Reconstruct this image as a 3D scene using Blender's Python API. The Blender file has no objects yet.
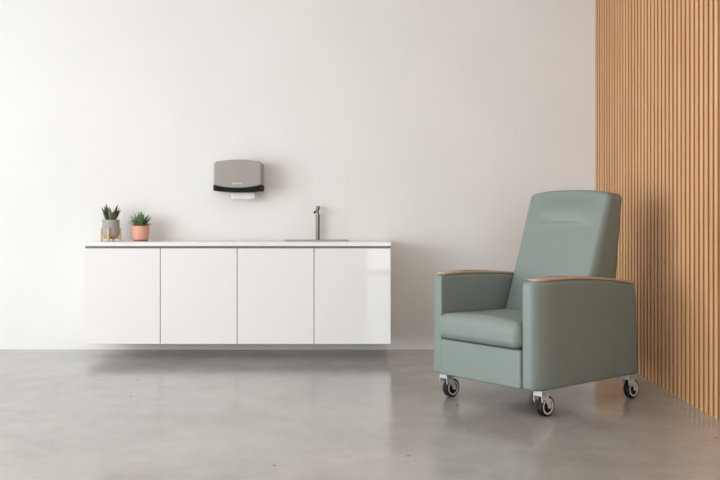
import bpy, bmesh, math, random
from mathutils import Vector, Matrix

random.seed(7)
S = bpy.context.scene
COL = S.collection
PI = math.pi

# ------------------------------------------------------------------ camera
CAM_H = 1.141
cam_d = bpy.data.cameras.new('camera')
cam_d.sensor_width = 36.0
cam_d.lens = 45.8
cam_d.shift_x = 0.0028
cam_d.shift_y = -0.0375
cam = bpy.data.objects.new('camera', cam_d)
cam.location = (0, 0, CAM_H)
cam.rotation_euler = (PI / 2, 0, 0)
COL.objects.link(cam)
S.camera = cam

# ------------------------------------------------------------------ world, light, exposure
S.view_settings.view_transform = 'Standard'
S.view_settings.look = 'None'
S.view_settings.gamma = 1.0
S.view_settings.use_curve_mapping = False
S.view_settings.exposure = 0.0

wd = bpy.data.worlds.new('sky'); S.world = wd
wd.use_nodes = True
wd.node_tree.nodes['Background'].inputs[0].default_value = (0.86, 0.93, 1.0, 1)
wd.node_tree.nodes['Background'].inputs[1].default_value = 0.6

# the room
XL, XR, YN, YF, ZC = -6.6, 1.982, -3.2, 7.66, 3.35
# window openings: (left wall) y0,y1,z0,z1   (near wall, behind the camera) x0,x1,z0,z1
WIN_L = (-2.4, 5.3, 0.08, 3.05)
WIN_N = (0.134, 1.8, 0.02, 3.0)

def area_light(name, loc, rot, sx, sy, power, colour, spread=PI):
    ld = bpy.data.lights.new(name, 'AREA')
    ld.shape = 'RECTANGLE'; ld.size = sx; ld.size_y = sy
    ld.energy = power; ld.color = colour; ld.spread = spread
    o = bpy.data.objects.new(name, ld)
    o.location = loc; o.rotation_euler = rot
    COL.objects.link(o)
    return o

area_light('daylight_side_window', (XL - 0.06, (WIN_L[0] + WIN_L[1]) / 2, (WIN_L[2] + WIN_L[3]) / 2),
         (0, -PI / 2, 0), WIN_L[3] - WIN_L[2], WIN_L[1] - WIN_L[0], 522, (0.925, 0.965, 1.0))
area_light('daylight_near_window', ((WIN_N[0] + WIN_N[1]) / 2, YN - 0.06, (WIN_N[2] + WIN_N[3]) / 2),
         (PI / 2, 0, 0), WIN_N[1] - WIN_N[0], WIN_N[3] - WIN_N[2], 135, (0.90, 0.955, 1.0))

area_light('added_ceiling_fill', (0.55, 3.6, ZC - 0.03), (0, 0, 0), 1.6, 2.6, 17, (0.97, 0.98, 1.0))  # added fill, no fixture: lifts the chair's shadow and the right-hand floor

# ------------------------------------------------------------------ helpers: materials
def lin(c):
    def f(v):
        v /= 255.0
        return v / 12.92 if v <= 0.04045 else ((v + 0.055) / 1.055) ** 2.4
    return (f(c[0]), f(c[1]), f(c[2]), 1.0)

class Mat:
    def __init__(self, name, rgb, rough=0.5, metal=0.0, spec=0.5, coat=0.0):
        self.m = bpy.data.materials.new(name)
        self.m.use_nodes = True
        self.nt = self.m.node_tree
        self.b = self.nt.nodes['Principled BSDF']
        self.b.inputs['Base Color'].default_value = lin(rgb)
        self.b.inputs['Roughness'].default_value = rough
        self.b.inputs['Metallic'].default_value = metal
        self.b.inputs['Specular IOR Level'].default_value = spec
        self.b.inputs['Coat Weight'].default_value = coat
    def n(self, t, **kw):
        nd = self.nt.nodes.new(t)
        for k, v in kw.items():
            if k.startswith('i_'):
                nd.inputs[k[2:].replace('_', ' ')].default_value = v
            else:
                setattr(nd, k, v)
        return nd
    def l(self, a, b):
        self.nt.links.new(a, b)
    def coords(self, scale=(1, 1, 1), kind='Object'):
        tc = self.n('ShaderNodeTexCoord'); mp = self.n('ShaderNodeMapping')
        mp.inputs['Scale'].default_value = scale
        self.l(tc.outputs[kind], mp.inputs['Vector'])
        return mp.outputs['Vector']
    def noise(self, vec, scale, detail=3.0, rough=0.5, dist=0.0):
        nz = self.n('ShaderNodeTexNoise')
        nz.inputs['Scale'].default_value = scale
        nz.inputs['Detail'].default_value = detail
        nz.inputs['Roughness'].default_value = rough
        nz.inputs['Distortion'].default_value = dist
        self.l(vec, nz.inputs['Vector'])
        return nz.outputs['Fac']
    def ramp(self, fac, stops):
        r = self.n('ShaderNodeValToRGB')
        e = r.color_ramp.elements
        while len(e) < len(stops):
            e.new(0.5)
        for el, (p, c) in zip(e, stops):
            el.position = p; el.color = c
        self.l(fac, r.inputs['Fac'])
        return r.outputs['Color']
    def mix(self, fac, a, b, mode='MIX'):
        m = self.n('ShaderNodeMix', data_type='RGBA', blend_type=mode)
        if isinstance(fac, (int, float)): m.inputs[0].default_value = fac
        else: self.l(fac, m.inputs[0])
        for s, i in ((a, 6), (b, 7)):
            if isinstance(s, tuple): m.inputs[i].default_value = s
            else: self.l(s, m.inputs[i])
        return m.outputs[2]
    def bump(self, h, strength=0.1, distance=0.002):
        bp = self.n('ShaderNodeBump')
        bp.inputs['Strength'].default_value = strength
        bp.inputs['Distance'].default_value = distance
        self.l(h, bp.inputs['Height'])
        self.l(bp.outputs['Normal'], self.b.inputs['Normal'])

def noisy(name, rgb, rgb2, scale, rough=0.5, stretch=(1, 1, 1), bump=0.0, metal=0.0, spec=0.5, lo=0.35, hi=0.65, detail=4, coat=0.0, dist=0.002):
    m = Mat(name, rgb, rough, metal, spec, coat)
    v = m.coords(stretch)
    f = m.noise(v, scale, detail)
    m.l(m.ramp(f, [(lo, lin(rgb)), (hi, lin(rgb2))]), m.b.inputs['Base Color'])
    if bump: m.bump(f, bump, dist)
    return m.m

# plaster
M_wall = noisy('white_plaster', (233, 231, 228), (230, 228, 225), 1.3, 0.75, bump=0.03, spec=0.25)
M_ceil = noisy('ceiling_paint', (238, 237, 235), (235, 234, 232), 1.5, 0.8, spec=0.2)

def concrete():
    m = Mat('polished_concrete', (160, 155, 149), 0.16, 0.0, 1.0)
    v = m.coords((1, 1, 1))
    big = m.noise(v, 0.9, 5, 0.55, 0.4)
    mid = m.noise(v, 5.0, 6, 0.6, 0.2)
    fine = m.noise(v, 40.0, 4, 0.6)
    c1 = m.ramp(big, [(0.30, lin((160, 156, 151))), (0.72, lin((182, 178, 173)))])
    c2 = m.ramp(mid, [(0.30, (0.90, 0.90, 0.90, 1)), (0.70, (1.05, 1.05, 1.05, 1))])
    c = m.mix(1.0, c1, c2, 'MULTIPLY')
    c3 = m.ramp(fine, [(0.35, (0.95, 0.95, 0.95, 1)), (0.65, (1.03, 1.03, 1.03, 1))])
    c = m.mix(1.0, c, c3, 'MULTIPLY')
    vo = m.n('ShaderNodeTexVoronoi'); vo.inputs['Scale'].default_value = 3.6
    m.l(v, vo.inputs['Vector'])
    pit = m.ramp(vo.outputs['Distance'], [(0.028, (1, 1, 1, 1)), (0.046, (0, 0, 0, 1))])
    c = m.mix(pit, c, lin((62, 58, 54)))
    m.l(c, m.b.inputs['Base Color'])
    rr = m.n('ShaderNodeMapRange')
    rr.inputs['From Min'].default_value = 0.3; rr.inputs['From Max'].default_value = 0.7
    rr.inputs['To Min'].default_value = 0.13; rr.inputs['To Max'].default_value = 0.20
    m.l(mid, rr.inputs['Value']); m.l(rr.outputs['Result'], m.b.inputs['Roughness'])
    m.bump(big, 0.02, 0.01)
    return m.m
M_floor = concrete()

def wood(name, c1, c2, c3, stretch, rough=0.5, per=None):
    m = Mat(name, c1, rough, 0, 0.35)
    v = m.coords(stretch)
    f = m.noise(v, 1.0, 5, 0.6, 0.6)
    c = m.ramp(f, [(0.28, lin(c1)), (0.5, lin(c2)), (0.74, lin(c3))])
    if per:  # every slat its own tone, from its place along the wall
        tc = m.n('ShaderNodeTexCoord'); sp = m.n('ShaderNodeSeparateXYZ')
        m.l(tc.outputs['Object'], sp.inputs[0])
        mt = m.n('ShaderNodeMath', operation='DIVIDE'); mt.inputs[1].default_value = per
        m.l(sp.outputs['Y'], mt.inputs[0])
        fl = m.n('ShaderNodeMath', operation='ROUND'); m.l(mt.outputs[0], fl.inputs[0])
        wn = m.n('ShaderNodeTexWhiteNoise', noise_dimensions='1D'); m.l(fl.outputs[0], wn.inputs['W'])
        k = m.ramp(wn.outputs['Value'], [(0.0, (0.94, 0.93, 0.92, 1)), (0.5, (1, 1, 1, 1)), (1.0, (1.03, 1.02, 1.0, 1))])
        c = m.mix(1.0, c, k, 'MULTIPLY')
    m.l(c, m.b.inputs['Base Color'])
    return m.m
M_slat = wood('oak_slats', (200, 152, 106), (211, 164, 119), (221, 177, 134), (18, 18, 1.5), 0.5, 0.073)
M_slatshade = wood('oak_slat_shade', (164, 116, 72), (176, 128, 82), (188, 140, 94), (18, 18, 1.5), 0.55, 0.073)  # darker copy of the slat oak, deepens the shade between slats
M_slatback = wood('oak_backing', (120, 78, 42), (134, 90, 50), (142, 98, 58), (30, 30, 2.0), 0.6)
M_cap = wood('pale_oak', (178, 152, 124), (190, 165, 138), (198, 174, 148), (60, 6, 60), 0.42)
M_stand = wood('bamboo', (190, 156, 104), (206, 174, 122), (216, 188, 140), (60, 60, 8), 0.5)

M_gloss = noisy('white_gloss_lacquer', (232, 230, 228), (231, 229, 227), 0.7, 0.03, spec=0.22)
M_carcass = noisy('white_melamine', (228, 226, 223), (226, 224, 221), 3, 0.45)
M_channel = noisy('grey_channel', (150, 147, 143), (144, 141, 137), 5, 0.4)
M_top = noisy('white_worktop', (236, 234, 231), (231, 229, 226), 8, 0.25)
M_steel = noisy('brushed_steel', (140, 136, 128), (128, 124, 116), 60, 0.38, (1, 1, 0.05), metal=1.0)
M_steel_s = noisy('satin_steel_sink', (168, 164, 159), (158, 154, 149), 40, 0.42, (0.1, 1, 1), metal=0.7)
M_dark = noisy('dark_rubber', (24, 24, 24), (32, 31, 30), 40, 0.5)
M_vinyl = noisy('sage_vinyl', (123, 134, 128), (127, 138, 132), 160, 0.46, bump=0.04, spec=0.45, dist=0.0008)
M_pipe = noisy('sage_piping', (108, 124, 116), (112, 128, 120), 120, 0.45)
M_under = noisy('black_underside', (34, 34, 33), (40, 40, 38), 30, 0.8)
M_fork = noisy('grey_caster_metal', (196, 196, 193), (186, 186, 183), 30, 0.38)
M_rim = noisy('pale_wheel_ring', (216, 214, 210), (206, 204, 200), 30, 0.4)
M_tyre = noisy('black_tyre', (17, 17, 18), (23, 23, 23), 60, 0.6, spec=0.3)
M_cover = noisy('warm_grey_plastic', (160, 155, 149), (157, 152, 146), 3, 0.34)
M_black = noisy('black_plastic', (12, 12, 11), (17, 16, 15), 20, 0.6, spec=0.2)
M_mark = noisy('pale_grey_print', (214, 211, 207), (208, 205, 201), 20, 0.5)
M_paper = noisy('white_paper', (238, 237, 234), (232, 231, 228), 90, 0.9, bump=0.1)
M_cpot = noisy('grey_cement', (170, 167, 166), (156, 153, 152), 60, 0.85, bump=0.15)
M_opot = noisy('peach_terracotta', (228, 166, 142), (220, 157, 132), 30, 0.7, bump=0.05)
M_saucer = noisy('dark_terracotta', (150, 92, 72), (142, 86, 66), 30, 0.75)
M_soil = noisy('potting_soil', (58, 46, 36), (82, 66, 52), 120, 0.95, bump=0.5)
M_frame = noisy('white_window_paint', (236, 236, 234), (232, 232, 230), 4, 0.4)

def leaf_mat(name, a, b, stripe, scale, rough=0.4):
    m = Mat(name, a, rough)
    v = m.coords((1, 1, 1))
    f = m.noise(v, 25, 3)
    c = m.ramp(f, [(0.35, lin(a)), (0.65, lin(b))])
    if stripe:
        wv = m.n('ShaderNodeTexWave', bands_direction='Z')
        wv.inputs['Scale'].default_value = scale; wv.inputs['Distortion'].default_value = 3.0
        wv.inputs['Detail'].default_value = 2
        m.l(v, wv.inputs['Vector'])
        k = m.ramp(wv.outputs['Fac'], [(0.72, (0, 0, 0, 1)), (0.92, (1, 1, 1, 1))])
        c = m.mix(k, c, lin(stripe))
    m.l(c, m.b.inputs['Base Color'])
    return m.m
M_haw = leaf_mat('striped_succulent', (38, 50, 28), (60, 74, 42), (120, 132, 92), 45)
M_leaf = leaf_mat('green_leaves', (60, 92, 54), (112, 142, 100), None, 0)

# ------------------------------------------------------------------ helpers: meshes
def obj(name, bm, mat, parent=None, smooth=None, loc=None):
    """link a bmesh as ONE mesh object"""
    me = bpy.data.meshes.new(name)
    bmesh.ops.recalc_face_normals(bm, faces=bm.faces[:])
    bm.to_mesh(me); bm.free()
    me.materials.append(mat)
    if smooth is not None:
        me.shade_smooth()
        if smooth < 179:
            me.set_sharp_from_angle(angle=math.radians(smooth))
    o = bpy.data.objects.new(name, me)
    COL.objects.link(o)
    if parent: o.parent = parent
    if loc: o.location = loc
    return o

def thing(name, label, cat, loc=(0, 0, 0), rz=0.0, group=None):
    o = bpy.data.objects.new(name, None)
    o.empty_display_size = 0.1
    o.location = loc; o.rotation_euler = (0, 0, rz)
    COL.objects.link(o)
    o['label'] = label; o['category'] = cat
    if group: o['group'] = group
    return o

def tag(o, label, cat, group=None):
    o['label'] = label; o['category'] = cat
    if group: o['group'] = group
    return o

def struct(name, bm, mat, smooth=None, parent=None):
    o = obj(name, bm, mat, parent, smooth)
    if not parent: o['kind'] = 'structure'
    return o

def box(bm, x0, x1, y0, y1, z0, z1):
    v = [bm.verts.new(p) for p in ((x0, y0, z0), (x1, y0, z0), (x1, y1, z0), (x0, y1, z0),
                                   (x0, y0, z1), (x1, y0, z1), (x1, y1, z1), (x0, y1, z1))]
    for f in ((0, 3, 2, 1), (4, 5, 6, 7), (0, 1, 5, 4), (1, 2, 6, 5), (2, 3, 7, 6), (3, 0, 4, 7)):
        bm.faces.new([v[i] for i in f])
    return v

def bevel_all(bm, w, seg=2):
    bmesh.ops.bevel(bm, geom=bm.edges[:], offset=w, segments=seg, profile=0.5, affect='EDGES', clamp_overlap=True)

def bbox(x0, x1, y0, y1, z0, z1, w=0.003, seg=2):
    bm = bmesh.new(); box(bm, x0, x1, y0, y1, z0, z1); bevel_all(bm, w, seg); return bm

def axis_samples(h, r, n_flat, n_round=5):
    """grid samples across -h..h, packed at equal angles in the rounded ends"""
    c = h - r
    s = [-c - r * math.tan(PI / 4 * (1 - i / n_round)) for i in range(n_round)]
    s += [-c + 2 * c * i / n_flat for i in range(n_flat + 1)]
    s += [c + r * math.tan(PI / 4 * (i + 1) / n_round) for i in range(n_round)]
    return s

def rounded_box(hx, hy, hz, r, flats=(10, 4, 10), n_round=5, deform=None):
    """dense rounded box centred on 0; deform(p, q) gets the rounded point and its cube-surface point"""
    ax = [axis_samples(h, r, n, n_round) for h, n in zip((hx, hy, hz), flats)]
    bm = bmesh.new(); cache = {}
    H = (hx, hy, hz)
    def vert(i, j, k):
        key = (i, j, k)
        if key in cache: return cache[key]
        q = Vector((ax[0][i], ax[1][j], ax[2][k]))
        inner = Vector([max(-(H[a] - r), min(H[a] - r, q[a])) for a in range(3)])
        d = q - inner
        p = inner + d.normalized() * r if d.length > 1e-9 else q
        if deform: p = deform(p, q)
        cache[key] = bm.verts.new(p)
        return cache[key]
    N = [len(a) - 1 for a in ax]
    for a in range(3):
        b, c = [x for x in range(3) if x != a]
        for end in (0, N[a]):
            for i in range(N[b]):
                for j in range(N[c]):
                    vs = []
                    for di, dj in ((0, 0), (1, 0), (1, 1), (0, 1)):
                        k = [0, 0, 0]; k[a] = end; k[b] = i + di; k[c] = j + dj
                        vs.append(vert(*k))
                    bm.faces.new(vs)
    return bm

def rounded_rect(x0, x1, y0, y1, radii, n=8, n_side=14):
    """outline points + outward normals; radii for corners (x0,y0),(x1,y0),(x1,y1),(x0,y1)"""
    pts = []
    cs = ((x0, y0, 1, 1, PI), (x1, y0, -1, 1, 1.5 * PI), (x1, y1, -1, -1, 0), (x0, y1, 1, -1, 0.5 * PI))
    arcs = []
    for (cx, cy, sx, sy, a0), r in zip(cs, radii):
        rx, ry = r if isinstance(r, tuple) else (r, r)
        arc = []
        for i in range(n + 1):
            a = a0 + (PI / 2) * i / n
            nn = Vector((math.cos(a) * ry, math.sin(a) * rx)).normalized()
            arc.append((cx + sx * rx + rx * math.cos(a), cy + sy * ry + ry * math.sin(a), nn.x, nn.y))
        arcs.append(arc)
    for i in range(4):
        pts += arcs[i]
        p, q = arcs[i][-1], arcs[(i + 1) % 4][0]
        m = n_side if abs(q[1] - p[1]) > abs(q[0] - p[0]) else 3
        for j in range(1, m):
            t = j / m
            pts.append((p[0] + (q[0] - p[0]) * t, p[1] + (q[1] - p[1]) * t, p[2], p[3]))
    return pts

def loft(bm, rings, caps=True):
    vs = [[bm.verts.new(p) for p in ring] for ring in rings]
    n = len(vs[0])
    for a, b in zip(vs, vs[1:]):
        for i in range(n):
            bm.faces.new((a[i], a[(i + 1) % n], b[(i + 1) % n], b[i]))
    if caps:
        bm.faces.new(vs[0][::-1]); bm.faces.new(vs[-1])
    return vs

def lathe(bm, prof, seg=32, centre=(0, 0), axis='z'):
    """profile of (radius, height); closed at radius 0"""
    rings = []
    for r, h in prof:
        if r < 1e-6:
            rings.append([bm.verts.new((centre[0], centre[1], h))])
        else:
            rings.append([bm.verts.new((centre[0] + r * math.cos(2 * PI * i / seg), centre[1] + r * math.sin(2 * PI * i / seg), h)) for i in range(seg)])
    for a, b in zip(rings, rings[1:]):
        for i in range(seg):
            j = (i + 1) % seg
            if len(a) == 1 and len(b) == 1: continue
            if len(a) == 1: bm.faces.new((a[0], b[i], b[j]))
            elif len(b) == 1: bm.faces.new((a[i], a[j], b[0]))
            else: bm.faces.new((a[i], a[j], b[j], b[i]))

def tube(bm, pts, r, seg=12, caps=True):
    pts = [Vector(p) for p in pts]
    rr = r if isinstance(r, (list, tuple)) else [r] * len(pts)
    rings = []; up = None
    for i, p in enumerate(pts):
        d = (pts[min(i + 1, len(pts) - 1)] - pts[max(i - 1, 0)]).normalized()
        if up is None:
            up = Vector((0, 0, 1)) if abs(d.z) < 0.9 else Vector((0, 1, 0))
        s = d.cross(up).normalized(); u = s.cross(d).normalized(); up = u
        rings.append([p + (s * math.cos(2 * PI * k / seg) + u * math.sin(2 * PI * k / seg)) * rr[i] for k in range(seg)])
    loft(bm, rings, caps)

def smooth01(t):
    t = max(0.0, min(1.0, t)); return t * t * (3 - 2 * t)

# ------------------------------------------------------------------ the setting
bm = bmesh.new(); box(bm, XL - 0.3, XR + 0.3, YN - 0.3, YF + 0.3, -0.15, 0.0)
struct('floor', bm, M_floor)
bm = bmesh.new(); box(bm, XL - 0.3, XR + 0.3, YN - 0.3, YF + 0.3, ZC, ZC + 0.15)
struct('ceiling', bm, M_ceil)
bm = bmesh.new(); box(bm, XL - 0.3, XR + 0.3, YF, YF + 0.2, 0.0, ZC)
struct('wall_back', bm, M_wall)

def wall_with_hole(axis, pos, th, a0, a1, w):
    bm = bmesh.new()
    def b(u0, u1, z0, z1):
        if axis == 'x': box(bm, pos - th, pos, u0, u1, z0, z1)
        else: box(bm, u0, u1, pos - th, pos, z0, z1)
    b(a0, w[0], 0, ZC); b(w[1], a1, 0, ZC); b(w[0], w[1], 0, w[2]); b(w[0], w[1], w[3], ZC)
    return bm
struct('wall_left', wall_with_hole('x', XL, 0.2, YN - 0.3, YF, WIN_L), M_wall)
struct('wall_front', wall_with_hole('y', YN, 0.2, XL - 0.3, XR + 0.3, WIN_N), M_wall)

def window_frame(name, axis, pos, w, n):
    bm = bmesh.new(); t = 0.05
    def b(u0, u1, z0, z1):
        if axis == 'x': box(bm, pos - 0.05, pos + 0.01, u0, u1, z0, z1)
        else: box(bm, u0, u1, pos - 0.05, pos + 0.01, z0, z1)
    b(w[0], w[1], w[2], w[2] + t); b(w[0], w[1], w[3] - t, w[3])
    for i in range(n + 1):
        u = w[0] + (w[1] - w[0] - t) * i / n
        b(u, u + t, w[2] + t, w[3] - t)
    return struct(name, bm, M_frame)
window_frame('window_1', 'x', XL, WIN_L, 3)
window_frame('window_2', 'y', YN, WIN_N, 1)

# wood slat wall on the right: backing board and vertical slats with eased edges
PITCH, SW, SD = 0.073, 0.037, 0.045
bm = bmesh.new()
n = int((YF - YN) / PITCH)
for i in range(n + 1):
    y = YF - 0.004 - SW / 2 - i * PITCH
    if y < YN + 0.03: break
    r = 0.009
    prof = [(XR + SD, y + SW / 2)]
    for k in range(7):
        a = PI / 2 * k / 6
        prof.append((XR + r - r * math.sin(a), y + SW / 2 - r + r * math.cos(a)))
    for k in range(7):
        a = PI / 2 * k / 6
        prof.append((XR + r - r * math.cos(a), y - SW / 2 + r - r * math.sin(a)))
    prof.append((XR + SD, y - SW / 2))
    loft(bm, [[(p[0], p[1], z) for p in prof] for z in (0.0, ZC)], False)
bmesh.ops.recalc_face_normals(bm, faces=bm.faces[:])
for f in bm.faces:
    if abs(f.normal.y) > 0.93: f.material_index = 1      # slat flanks: groove shade painted on as darker oak
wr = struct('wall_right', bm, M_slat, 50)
wr.data.materials.append(M_slatshade)
bm = bmesh.new(); box(bm, XR + SD, XR + 0.3, YN - 0.3, YF, 0.0, ZC)
struct('backing_board', bm, M_slatback, None, wr)

# ------------------------------------------------------------------ wall-hung cabinets
CX0, CX1, CYF = -2.147, 0.258, 7.16
UW = (CX1 - CX0) / 4
CAB_LABELS = ['white gloss wall-hung cabinet at the left end, under the two potted plants',
              'white gloss wall-hung cabinet second from the left, just left of the middle gap',
              'white gloss wall-hung cabinet third from the left, between middle gap and sink',
              'white gloss wall-hung cabinet at the right end, nearest the recliner']
def cabinet(i):
    t = thing('wall_cabinet', CAB_LABELS[i], 'cabinet', (CX0 + UW * (i + 0.5), CYF, 0.117), 0, 'wall-hung cabinets under the worktop')
    h = UW / 2
    y1 = YF - CYF
    # carcass: closed box with a stepped-back front top
    bm = bmesh.new()
    box(bm, -h + 0.0005, h - 0.0005, 0.022, y1, 0.002, 0.715)
    box(bm, -h + 0.0005, h - 0.0005, 0.05, y1, 0.715, 0.765)
    obj('carcass', bm, M_carcass, t)
    obj('door', bbox(-h + 0.003, h - 0.003, 0.0, 0.0215, 0.0, 0.747, 0.0015, 2), M_gloss, t)
    bm = bmesh.new()
    box(bm, -h + 0.0005, h - 0.0005, 0.044, 0.0495, 0.717, 0.7645)
    box(bm, -h + 0.0005, h - 0.0005, 0.0225, 0.044, 0.7155, 0.720)
    obj('finger_channel', bm, M_channel, t)
for i in range(4): cabinet(i)

# worktop with the sink cut-out
WT0, WT1 = 0.8825, 0.9125
SX0, SX1, SY0, SY1 = -0.606, -0.078, 7.37, 7.575
bm = bmesh.new()
o_ = [(CX0, CYF - 0.002), (CX1, CYF - 0.002), (CX1, YF), (CX0, YF)]
i_ = [(SX0 + 0.012, SY0 + 0.012), (SX1 - 0.012, SY0 + 0.012), (SX1 - 0.012, SY1 - 0.012), (SX0 + 0.012, SY1 - 0.012)]
vv = {}
for nm, pts in (('o', o_), ('i', i_)):
    for z in (WT0, WT1):
        vv[nm, z] = [bm.verts.new((x, y, z)) for x, y in pts]
for k in range(4):
    j = (k + 1) % 4
    bm.faces.new((vv['o', WT1][k], vv['o', WT1][j], vv['i', WT1][j], vv['i', WT1][k]))
    bm.faces.new((vv['o', WT0][j], vv['o', WT0][k], vv['i', WT0][k], vv['i', WT0][j]))
    bm.faces.new((vv['o', WT0][k], vv['o', WT0][j], vv['o', WT1][j], vv['o', WT1][k]))
    bm.faces.new((vv['i', WT0][j], vv['i', WT0][k], vv['i', WT1][k], vv['i', WT1][j]))
tag(obj('worktop', bm, M_top), 'long thin white worktop lying across the row of wall-hung cabinets', 'worktop')

# sink: steel bowl with a raised lip
t = thing('sink', 'shallow steel sink with raised lip let into the white worktop below the tap', 'sink',
          ((SX0 + SX1) / 2, (SY0 + SY1) / 2, WT1))
hx, hy = (SX1 - SX0) / 2, (SY1 - SY0) / 2
def rr(ix, z, r):
    return [(p[0], p[1], z) for p in rounded_rect(-hx + ix, hx - ix, -hy + ix, hy - ix, (r,) * 4, 5, 3)]
bm = bmesh.new()
loft(bm, [rr(0.0, 0.0003, 0.02), rr(0.0, 0.007, 0.02), rr(0.0015, 0.0085, 0.02), rr(0.014, 0.0085, 0.016),
          rr(0.016, 0.007, 0.014), rr(0.018, -0.010, 0.014), rr(0.02, -0.013, 0.012)], False)
r0 = rr(0.02, -0.013, 0.012)
bm.faces.new([bm.verts.new(p) for p in r0])
bmesh.ops.remove_doubles(bm, verts=bm.verts[:], dist=1e-5)
obj('basin', bm, M_steel_s, t, 40)
bm = bmesh.new(); lathe(bm, [(0, -0.0125), (0.022, -0.0125), (0.024, -0.0115), (0.019, -0.010), (0.0, -0.0105)], 24)
obj('drain', bm, M_steel, t, 40)

# tap
FX, FY = -0.334, 7.617
t = thing('faucet', 'slim brushed steel column tap standing behind the sink', 'tap', (FX, FY, WT1))
t.scale = (1, 1, 0.962)
bm = bmesh.new()
lathe(bm, [(0, 0.0002), (0.021, 0.0002), (0.021, 0.004), (0.0175, 0.006), (0.0165, 0.008), (0.0165, 0.222), (0.0155, 0.226), (0.0, 0.226)], 28)
obj('column', bm, M_steel, t, 40)
bm = bmesh.new(); tube(bm, [(0.002, 0, 0.224), (-0.001, -0.002, 0.246), (0.0, 0, 0.266)], [0.0105, 0.0085, 0.0095], 16)
obj('neck', bm, M_steel, t, 60)
bm = bmesh.new()
tube(bm, [(-0.002, 0.0, 0.243), (-0.006, -0.03, 0.250), (-0.012, -0.075, 0.254), (-0.017, -0.115, 0.250), (-0.019, -0.128, 0.243)], [0.0085, 0.008, 0.008, 0.0085, 0.0085], 16)
sp = obj('spout', bm, M_steel, t, 60)
bm = bmesh.new(); tube(bm, [(-0.0193, -0.128, 0.2445), (-0.0203, -0.1335, 0.2375)], 0.0092, 16)
obj('aerator', bm, M_dark, sp, 50)
bm = bmesh.new()
lathe(bm, [(0, 0.262), (0.011, 0.262), (0.0155, 0.268), (0.0165, 0.274), (0.0165, 0.293), (0.0145, 0.297), (0.0, 0.298)], 28)
hd = obj('mixer_head', bm, M_steel, t, 40)
bm = bmesh.new(); tube(bm, [(0.0, -0.012, 0.284), (0.0, -0.05, 0.288)], [0.005, 0.0042], 12)
obj('lever', bm, M_steel, hd, 50)

# ------------------------------------------------------------------ towel dispenser
DX0, DX1, DYF = -1.175, -0.786, 7.453
dcx, dw = (DX0 + DX1) / 2, (DX1 - DX0) / 2
t = thing('paper_towel_dispenser', 'warm grey wall-mounted paper towel dispenser with a black mouth', 'towel dispenser', (dcx, YF, 1.316))
dd = YF - DYF
def disp_ring(ins, y, top_c, top_s, bot_c, bot_s, n=20, r=0.013):
    pts = []
    w = dw - ins
    def bend(x, c, s): return c + (s - c) * (abs(x) / dw) ** 2
    xs = [-w + 2 * w * i / n for i in range(n + 1)]
    for i, x in enumerate(xs):
        z = bend(x, bot_c, bot_s) + ins
        pts.append((x, y, z))
    for x in reversed(xs):
        e = max(0.0, abs(x) - (w - r)) / r
        z = bend(x, top_c, top_s) - ins - r * (1 - math.sqrt(max(0, 1 - min(1, e) ** 2)))
        pts.append((x, y, z))
    return pts
T = (0.260, 0.241)
B = (0.028, 0.053)
bm = bmesh.new()
rings = [disp_ring(0.006, -0.001, T[0], T[1], 0.046, 0.060), disp_ring(0.0, -0.03, T[0], T[1], 0.044, 0.060)]
for k in range(8):
    a = PI / 2 * k / 7
    rings.append(disp_ring(0.014 * (1 - math.cos(a)), -dd + 0.014 * (1 - math.sin(a)), T[0], T[1], B[0], B[1]))
loft(bm, rings)
cv = obj('cover', bm, M_cover, t, 40)
# mouth: black band that follows the curved lower edge
bm = bmesh.new()
def mouth_ring(ins, y, k=1.0):
    n = 20; w = dw + 0.004 - ins; pts = []
    xs = [-w + 2 * w * i / n for i in range(n + 1)]
    for x in xs: pts.append((x, y, -0.005 + 0.012 * (x / dw) ** 2 + ins))
    for x in reversed(xs): pts.append((x, y, B[0] - 0.0005 + (B[1] - B[0]) * (x / dw) ** 2 - ins))
    return pts
loft(bm, [mouth_ring(0.002, -0.002), mouth_ring(0.0, -0.02), mouth_ring(0, -dd + 0.012), mouth_ring(0.003, -dd + 0.006), mouth_ring(0.006, -dd + 0.005)])
obj('mouth', bm, M_black, t, 40)
for s in (-1, 1):
    bm = bmesh.new()
    x = s * (dw - 0.006)
    tube(bm, [(x - 0.006, -dd + 0.008, 0.028), (x + 0.010, -dd + 0.008, 0.028)], 0.0125, 16)
    obj('end_roller', bm, M_dark, t, 50)
# small pale printed mark: a word too small to read, seven short strokes
bm = bmesh.new()
for k in range(7):
    x = -0.045 + k * 0.0125
    hgt = (0.013, 0.010, 0.011, 0.010, 0.011, 0.010, 0.010)[k]
    box(bm, x, x + 0.008, -dd - 0.0006, -dd + 0.001, 0.060, 0.060 + hgt)
    if k % 2: box(bm, x + 0.0085, x + 0.0105, -dd - 0.0006, -dd + 0.001, 0.060, 0.068)
obj('printed_mark', bm, M_mark, cv)
# the towel hanging out
bm = bmesh.new()
for zz in ((-0.058, 0.0),):
    rings = []
    for k in range(7):
        z = zz[1] + (zz[0] - zz[1]) * k / 6
        y = -0.105 - 0.006 * math.sin(k / 6 * PI)
        ring = []
        for i in range(13):
            x = -0.085 + 0.205 * i / 12
            ring.append((x, y + 0.003 * math.sin(i * 1.1 + k * 0.3), z + 0.0015 * math.sin(i * 2.0) * (k / 6)))
        rings.append(ring)
    vs = [[bm.verts.new(p) for p in r] for r in rings]
    for a, b in zip(vs, vs[1:]):
        for i in range(12): bm.faces.new((a[i], a[i + 1], b[i + 1], b[i]))
pt = obj('paper_towel', bm, M_paper, None, 60, (dcx + 0.018, YF, 1.3115))
md = pt.modifiers.new('thickness', 'SOLIDIFY'); md.thickness = 0.0012
tag(pt, 'white paper towel sheet hanging from the black mouth of the dispenser', 'paper towel')

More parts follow.
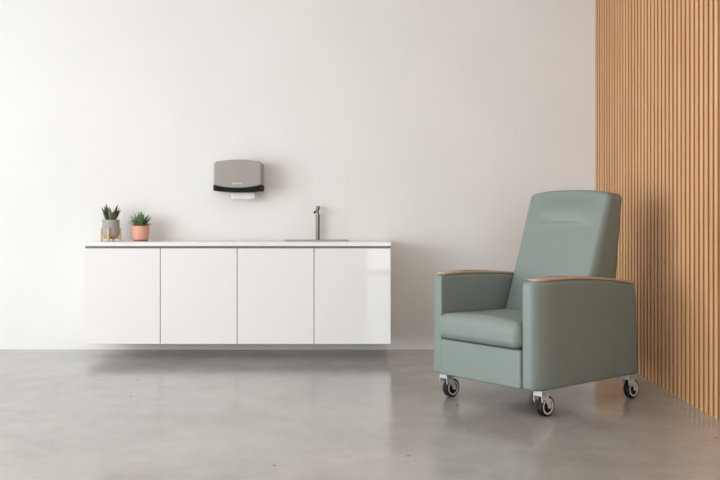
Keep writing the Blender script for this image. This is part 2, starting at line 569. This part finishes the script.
# ------------------------------------------------------------------ plants
PX, PY = -2.020, 7.49
st = thing('plant_stand', 'small pale bamboo stand holding the grey cement pot', 'plant stand', (PX, PY, WT1), 0)
LR = 0.0765
for k in range(4):
    a = PI / 2 * k
    bm = bmesh.new(); box(bm, -0.006, 0.006, -0.0085, 0.0085, 0.0, 0.106); bevel_all(bm, 0.002, 2)
    o = obj('leg', bm, M_stand, st, 40, (LR * math.cos(a), LR * math.sin(a), 0)); o.rotation_euler = (0, 0, a)
for k in range(2):
    bm = bmesh.new(); z0 = 0.026 if k == 0 else 0.0335
    box(bm, -LR + 0.007, LR - 0.007, -0.007, 0.007, 0.016, 0.0305); bevel_all(bm, 0.0015, 1)
    # halved crossing: the second bar is two arms either side of the first
    if k:
        bm.free(); bm = bmesh.new()
        for s in (-1, 1):
            box(bm, min(s * 0.0075, s * (LR - 0.007)), max(s * 0.0075, s * (LR - 0.007)), -0.007, 0.007, 0.016, 0.0305)
    o = obj('crossbar', bm, M_stand, st, 40); o.rotation_euler = (0, 0, PI / 2 * k)

pp = thing('potted_plant', 'striped spiky succulent in a grey cement pot on the bamboo stand', 'potted plant', (PX, PY, WT1 + 0.031))
bm = bmesh.new()
lathe(bm, [(0, 0), (0.050, 0), (0.060, 0.006), (0.066, 0.022), (0.0685, 0.05), (0.0690, 0.142), (0.0675, 0.1435), (0.0625, 0.1435), (0.0615, 0.140), (0.0605, 0.115), (0, 0.115)], 40)
obj('pot', bm, M_cpot, pp, 40)
bm = bmesh.new(); lathe(bm, [(0, 0.1165), (0.0600, 0.1165), (0.059, 0.128), (0.03, 0.133), (0, 0.134)], 32)
obj('soil', bm, M_soil, pp, 60)

def thick_leaf(bm, base, tip, w, th, bow=0.0, seg=10, ring=8):
    base, tip = Vector(base), Vector(tip)
    ax = (tip - base); L = ax.length; ax.normalize()
    out = Vector((ax.x, ax.y, 0))
    if out.length < 1e-3: out = Vector((0, -1, 0))
    out.normalize()
    side = ax.cross(Vector((0, 0, 1)))
    if side.length < 1e-3: side = Vector((1, 0, 0))
    side.normalize(); nrm = side.cross(ax).normalized()
    rings = []
    for i in range(seg + 1):
        t_ = i / seg
        k = (0.62 + 0.75 * t_ * (1 - t_) * 2.2) * (1 - t_ ** 3.6) + 0.02
        c = base + ax * (L * t_) + out * (bow * 4 * t_ * (t_ - 1))
        rings.append([c + side * (w * k * math.cos(2 * PI * j / ring)) + nrm * (th * k * math.sin(2 * PI * j / ring)) for j in range(ring)])
    loft(bm, rings)

bm = bmesh.new()
z0 = 0.126
for (bx, by, tx, ty, tz, w) in ((-0.020, -0.008, -0.074, -0.012, 0.238, 0.025), (-0.014, 0.010, -0.046, 0.018, 0.266, 0.024),
                                (-0.022, 0.016, -0.064, 0.034, 0.250, 0.021), (0.018, -0.008, 0.058, -0.010, 0.262, 0.024),
                                (0.022, 0.006, 0.076, 0.012, 0.218, 0.023), (0.016, 0.016, 0.060, 0.040, 0.236, 0.020),
                                (0.0, -0.020, -0.004, -0.034, 0.240, 0.022), (0.0, 0.02, 0.008, 0.045, 0.205, 0.020),
                                (-0.024, -0.016, -0.052, -0.040, 0.186, 0.018), (0.026, -0.016, 0.050, -0.040, 0.182, 0.018)):
    thick_leaf(bm, (bx, by, z0), (tx * 1.04, ty, tz + 0.008), w, w * 0.5, 0.004)
obj('foliage', bm, M_haw, pp, 70)

pp = thing('potted_plant', 'green leafy rosette in a peach terracotta pot on the worktop', 'potted plant', (-1.776, 7.49, WT1))
bm = bmesh.new()
lathe(bm, [(0, 0.0075), (0.052, 0.0075), (0.060, 0.012), (0.066, 0.030), (0.0695, 0.065), (0.0700, 0.092), (0.0690, 0.123), (0.0675, 0.125), (0.0625, 0.125), (0.0615, 0.122), (0.062, 0.100), (0, 0.100)], 40)
obj('pot', bm, M_opot, pp, 40)
bm = bmesh.new(); lathe(bm, [(0, 0), (0.056, 0), (0.058, 0.002), (0.058, 0.0072), (0, 0.0072)], 40)
obj('pot_foot', bm, M_saucer, pp, 40)
bm = bmesh.new(); lathe(bm, [(0, 0.1015), (0.0605, 0.1015), (0.060, 0.113), (0.03, 0.117), (0, 0.118)], 32)
obj('soil', bm, M_soil, pp, 60)

def flat_leaf(bm, base, az, L, w, rise, droop, seg=8):
    d = Vector((math.cos(az), math.sin(az), 0)); s = Vector((-d.y, d.x, 0))
    rows = []
    for i in range(seg + 1):
        t_ = i / seg
        c = Vector(base) + d * (L * math.cos(rise) * t_) + Vector((0, 0, L * math.sin(rise) * t_ - droop * L * t_ * t_))
        k = w * (math.sin(PI * min(1, 0.12 + 0.88 * t_)) ** 0.75) + 0.0004
        th = 0.0012
        rows.append([c - s * k + Vector((0, 0, 0.25 * k)), c + Vector((0, 0, -th)), c + s * k + Vector((0, 0, 0.25 * k)), c + Vector((0, 0, th))])
    loft(bm, rows)
bm = bmesh.new()
rnd = random.Random(11)
for ring_, (n_, rise, L, w) in enumerate(((12, 0.62, 0.078, 0.0115), (13, 0.90, 0.112, 0.0125), (11, 1.10, 0.132, 0.013), (6, 1.38, 0.140, 0.012))):
    for k in range(n_):
        az = 2 * PI * (k + 0.5 * (ring_ % 2)) / n_ + rnd.uniform(-0.2, 0.2)
        r0_ = 0.008 + 0.010 * (3 - ring_)
        flat_leaf(bm, (r0_ * math.cos(az), r0_ * math.sin(az), 0.113), az, L * rnd.uniform(0.8, 1.12), w * rnd.uniform(0.85, 1.15), rise + rnd.uniform(-0.12, 0.12), rnd.uniform(0.08, 0.28))
obj('foliage', bm, M_leaf, pp, 60)

# ------------------------------------------------------------------ recliner
RC = math.radians(-51)
chair = thing('recliner_chair', 'sage green vinyl recliner on casters with pale wooden arm caps', 'recliner', (0.713, 5.372, 0), RC)
HW, TH, LN, ZB = 0.434, 0.112, 0.980, 0.150
def ztop(y):
    return 0.764 + 0.048 * y - 0.112 * y * y

def armrest(s):
    # plan outline: big soft radius at the outer front corner
    pts = rounded_rect(HW - TH, HW, 0.0, LN, (0.012, (0.062, 0.17), 0.050, 0.012), 14, 22)
    rings = []
    R = 0.022; RT = 0.036
    def ring(ins, zf):
        out = []
        for (x, y, nx, ny) in pts:
            xx, yy = x - nx * ins, y - ny * ins
            lean = -0.03 * smooth01((yy - 0.80) / 0.17) * max(0, (zf(yy) - ZB)) / 0.6
            out.append((xx * s, yy + lean, zf(yy)))
        return out
    for k in range(5):
        a = PI / 2 * k / 4
        rings.append(ring(R * (1 - math.sin(a)), lambda y, a=a: ZB + R * (1 - math.cos(a))))
    for f in (0.12, 0.3, 0.5, 0.7, 0.85):
        rings.append(ring(0, lambda y, f=f: ZB + R + (ztop(y) - RT - ZB - R) * f))
    for k in range(7):
        a = PI / 2 * k / 6
        rings.append(ring(RT * (1 - math.cos(a)), lambda y, a=a: ztop(y) - RT + RT * math.sin(a)))
    if s < 0: rings = [r[::-1] for r in rings]
    bm = bmesh.new(); loft(bm, rings)
    arm = obj('armrest', bm, M_vinyl, chair, 60)
    # wooden cap
    pc = rounded_rect(HW - TH + 0.006, HW - 0.006, 0.030, LN - 0.050, (0.015, (0.05, 0.14), 0.03, 0.015), 10, 22)
    def cring(ins, dz):
        return [((x - nx * ins) * s, y - ny * ins, ztop(y) + dz) for (x, y, nx, ny) in pc]
    rr_ = [cring(0.003, -0.007), cring(0.0, -0.005), cring(0.0, 0.002), cring(0.002, 0.0050), cring(0.006, 0.0066), cring(0.012, 0.0072)]
    if s < 0: rr_ = [r[::-1] for r in rr_]
    bm = bmesh.new(); loft(bm, rr_)
    c = obj('arm_cap', bm, M_cap, arm, 60)
    c['label'] = 'pale oak cap'
for s in (1, -1): armrest(s)

# base box: front panel, back panel, dark underside
IN = HW - TH
obj('front_panel', rounded_box(IN - 0.002, 0.028, 0.109, 0.012, (8, 2, 4), 4), M_vinyl, chair, 60, (0, 0.016, 0.263))
bm = bbox(-IN + 0.002, IN - 0.002, 0.03, LN - 0.06, ZB + 0.004, ZB + 0.03, 0.003)
obj('underside_board', bm, M_under, chair, 40)
obj('back_panel', rounded_box(IN - 0.002, 0.02, 0.26, 0.014, (8, 2, 6), 4), M_vinyl, chair, 60, (0, LN - 0.06, 0.44))

# seat cushion: crowned, bulging at the front edge
def seat_def(p, q):
    x, y, z = p
    u, v = x / IN, y / 0.36
    if z > 0:
        z += 0.030 * (1 - u * u) * (1 - 0.4 * v * v) * smooth01(z / 0.07)
        z += 0.010 * smooth01((-v - 0.1) / 0.9) * smooth01(z / 0.07)
    if v < 0:
        y -= 0.010 * (1 - (z / 0.09) ** 2) * smooth01(-v)
    return Vector((x, y, z))
obj('seat_cushion', rounded_box(IN, 0.36, 0.070, 0.045, (16, 16, 4), 7, seat_def), M_vinyl, chair, None if False else 70, (0, 0.325, 0.446))

# backrest
LEAN = math.radians(19.3)
BW, BT, BH = 0.319, 0.068, 0.455
def back_def(p, q):
    x, y, z = p
    zz = z + BH            # 0 at the bottom .. 0.91 at the top
    u = x / BW
    # arched top with soft shoulders
    k = smooth01((zz - 0.70) / 0.21)
    z += k * (0.012 - 0.030 * abs(u) ** 3.2) + 0.030 * k * smooth01((y + BT) / (2 * BT))
    if y < 0:
        f = smooth01(-y / BT)
        y -= f * 0.014 * (1 - u * u) * smooth01(zz / 0.2) * smooth01((0.91 - zz) / 0.15)
        s_ = zz - 0.11 - 0.005   # height along the back above the seat line
        c0 = 0.553 + 0.008 * u * u
        win = smooth01((0.90 - abs(u)) / 0.5)
        b = (1 - math.exp(-max(0.0, s_ - c0) / 0.045)) * smooth01((0.765 - s_) / 0.13)
        groove = math.exp(-((s_ - c0) / 0.013) ** 2)
        y -= f * win * (0.024 * b - 0.001 * groove)
    return Vector((x, y, z))
bm = rounded_box(BW, BT, BH, 0.033, (28, 4, 70), 6, back_def)
cs, sn = math.cos(LEAN), math.sin(LEAN)
base = Vector((0, 0.562, 0.53))
for v in bm.verts:
    s_ = v.co.z + BH - 0.11; t_ = v.co.y + BT
    t_ *= (0.300 - 0.145 * max(0.0, min(1.0, (s_ - 0.15) / 0.62))) / (2 * BT)   # thicker towards the seat
    v.co = Vector((v.co.x, base.y + s_ * sn + t_ * cs, base.z + s_ * cs - t_ * sn))
back = obj('backrest', bm, M_vinyl, chair, 70)
def on_back(x, t_, s_):
    return (x, base.y + s_ * sn + t_ * cs, base.z + s_ * cs - t_ * sn)

# casters
def caster(x, y, rz=0.0):
    bm = bmesh.new()
    box(bm, -0.030, 0.030, -0.030, 0.030, 0.1465, 0.1500)
    lathe(bm, [(0, 0.132), (0.024, 0.132), (0.026, 0.136), (0.026, 0.1465), (0, 0.1465)], 24)
    box(bm, -0.0315, 0.0315, -0.030, 0.012, 0.122, 0.1465)
    for s in (-1, 1):
        prof = [(-0.030, 0.146), (0.020, 0.146), (0.026, 0.120), (0.052, 0.064), (0.051, 0.050), (0.040, 0.046), (0.031, 0.054), (0.004, 0.094), (-0.012, 0.102), (-0.024, 0.086), (-0.031, 0.104)]
        xs = (s * 0.0265, s * 0.0315)
        loft(bm, [[(xx, a, b) for a, b in prof] for xx in xs])
    tube(bm, [(-0.034, 0.038, 0.055), (0.034, 0.038, 0.055)], 0.0075, 12)
    c = obj('caster', bm, M_fork, chair, 40, (x, y, 0)); c.rotation_euler = (0, 0, rz)
    def wheel(name, prof, m):
        bm = bmesh.new(); lathe(bm, prof, 40)
        for v in bm.verts: v.co = Vector((v.co.z, 0.038 + v.co.x * 1.045, 0.0576 + v.co.y * 1.045))
        return obj(name, bm, m, c, 40)
    wheel('tyre', [(0.040, -0.020), (0.050, -0.0205), (0.0535, -0.017), (0.055, -0.005), (0.055, 0.005), (0.0535, 0.017), (0.050, 0.0205), (0.040, 0.020), (0.040, -0.020)], M_tyre)
    wheel('wheel_ring', [(0.0350, -0.021), (0.0415, -0.0218), (0.0435, -0.020), (0.0435, 0.020), (0.0415, 0.0218), (0.0350, 0.021), (0.0350, -0.021)], M_rim)
    wheel('hub', [(0, -0.022), (0.012, -0.022), (0.014, -0.015), (0.036, -0.015), (0.036, 0.015), (0.014, 0.015), (0.012, 0.022), (0, 0.022)], M_tyre)
    bm = bmesh.new()
    prof = [(0.026, 0.128), (0.056, 0.129), (0.082, 0.122), (0.085, 0.115), (0.056, 0.121), (0.026, 0.120)]
    loft(bm, [[(xx, a, b) for a, b in prof] for xx in (-0.018, 0.018)])
    obj('brake_pedal', bm, M_fork, c, 30)
for x, y in ((-0.336, 0.062), (0.392, 0.082), (-0.336, 0.898), (0.392, 0.898)): caster(x, y)
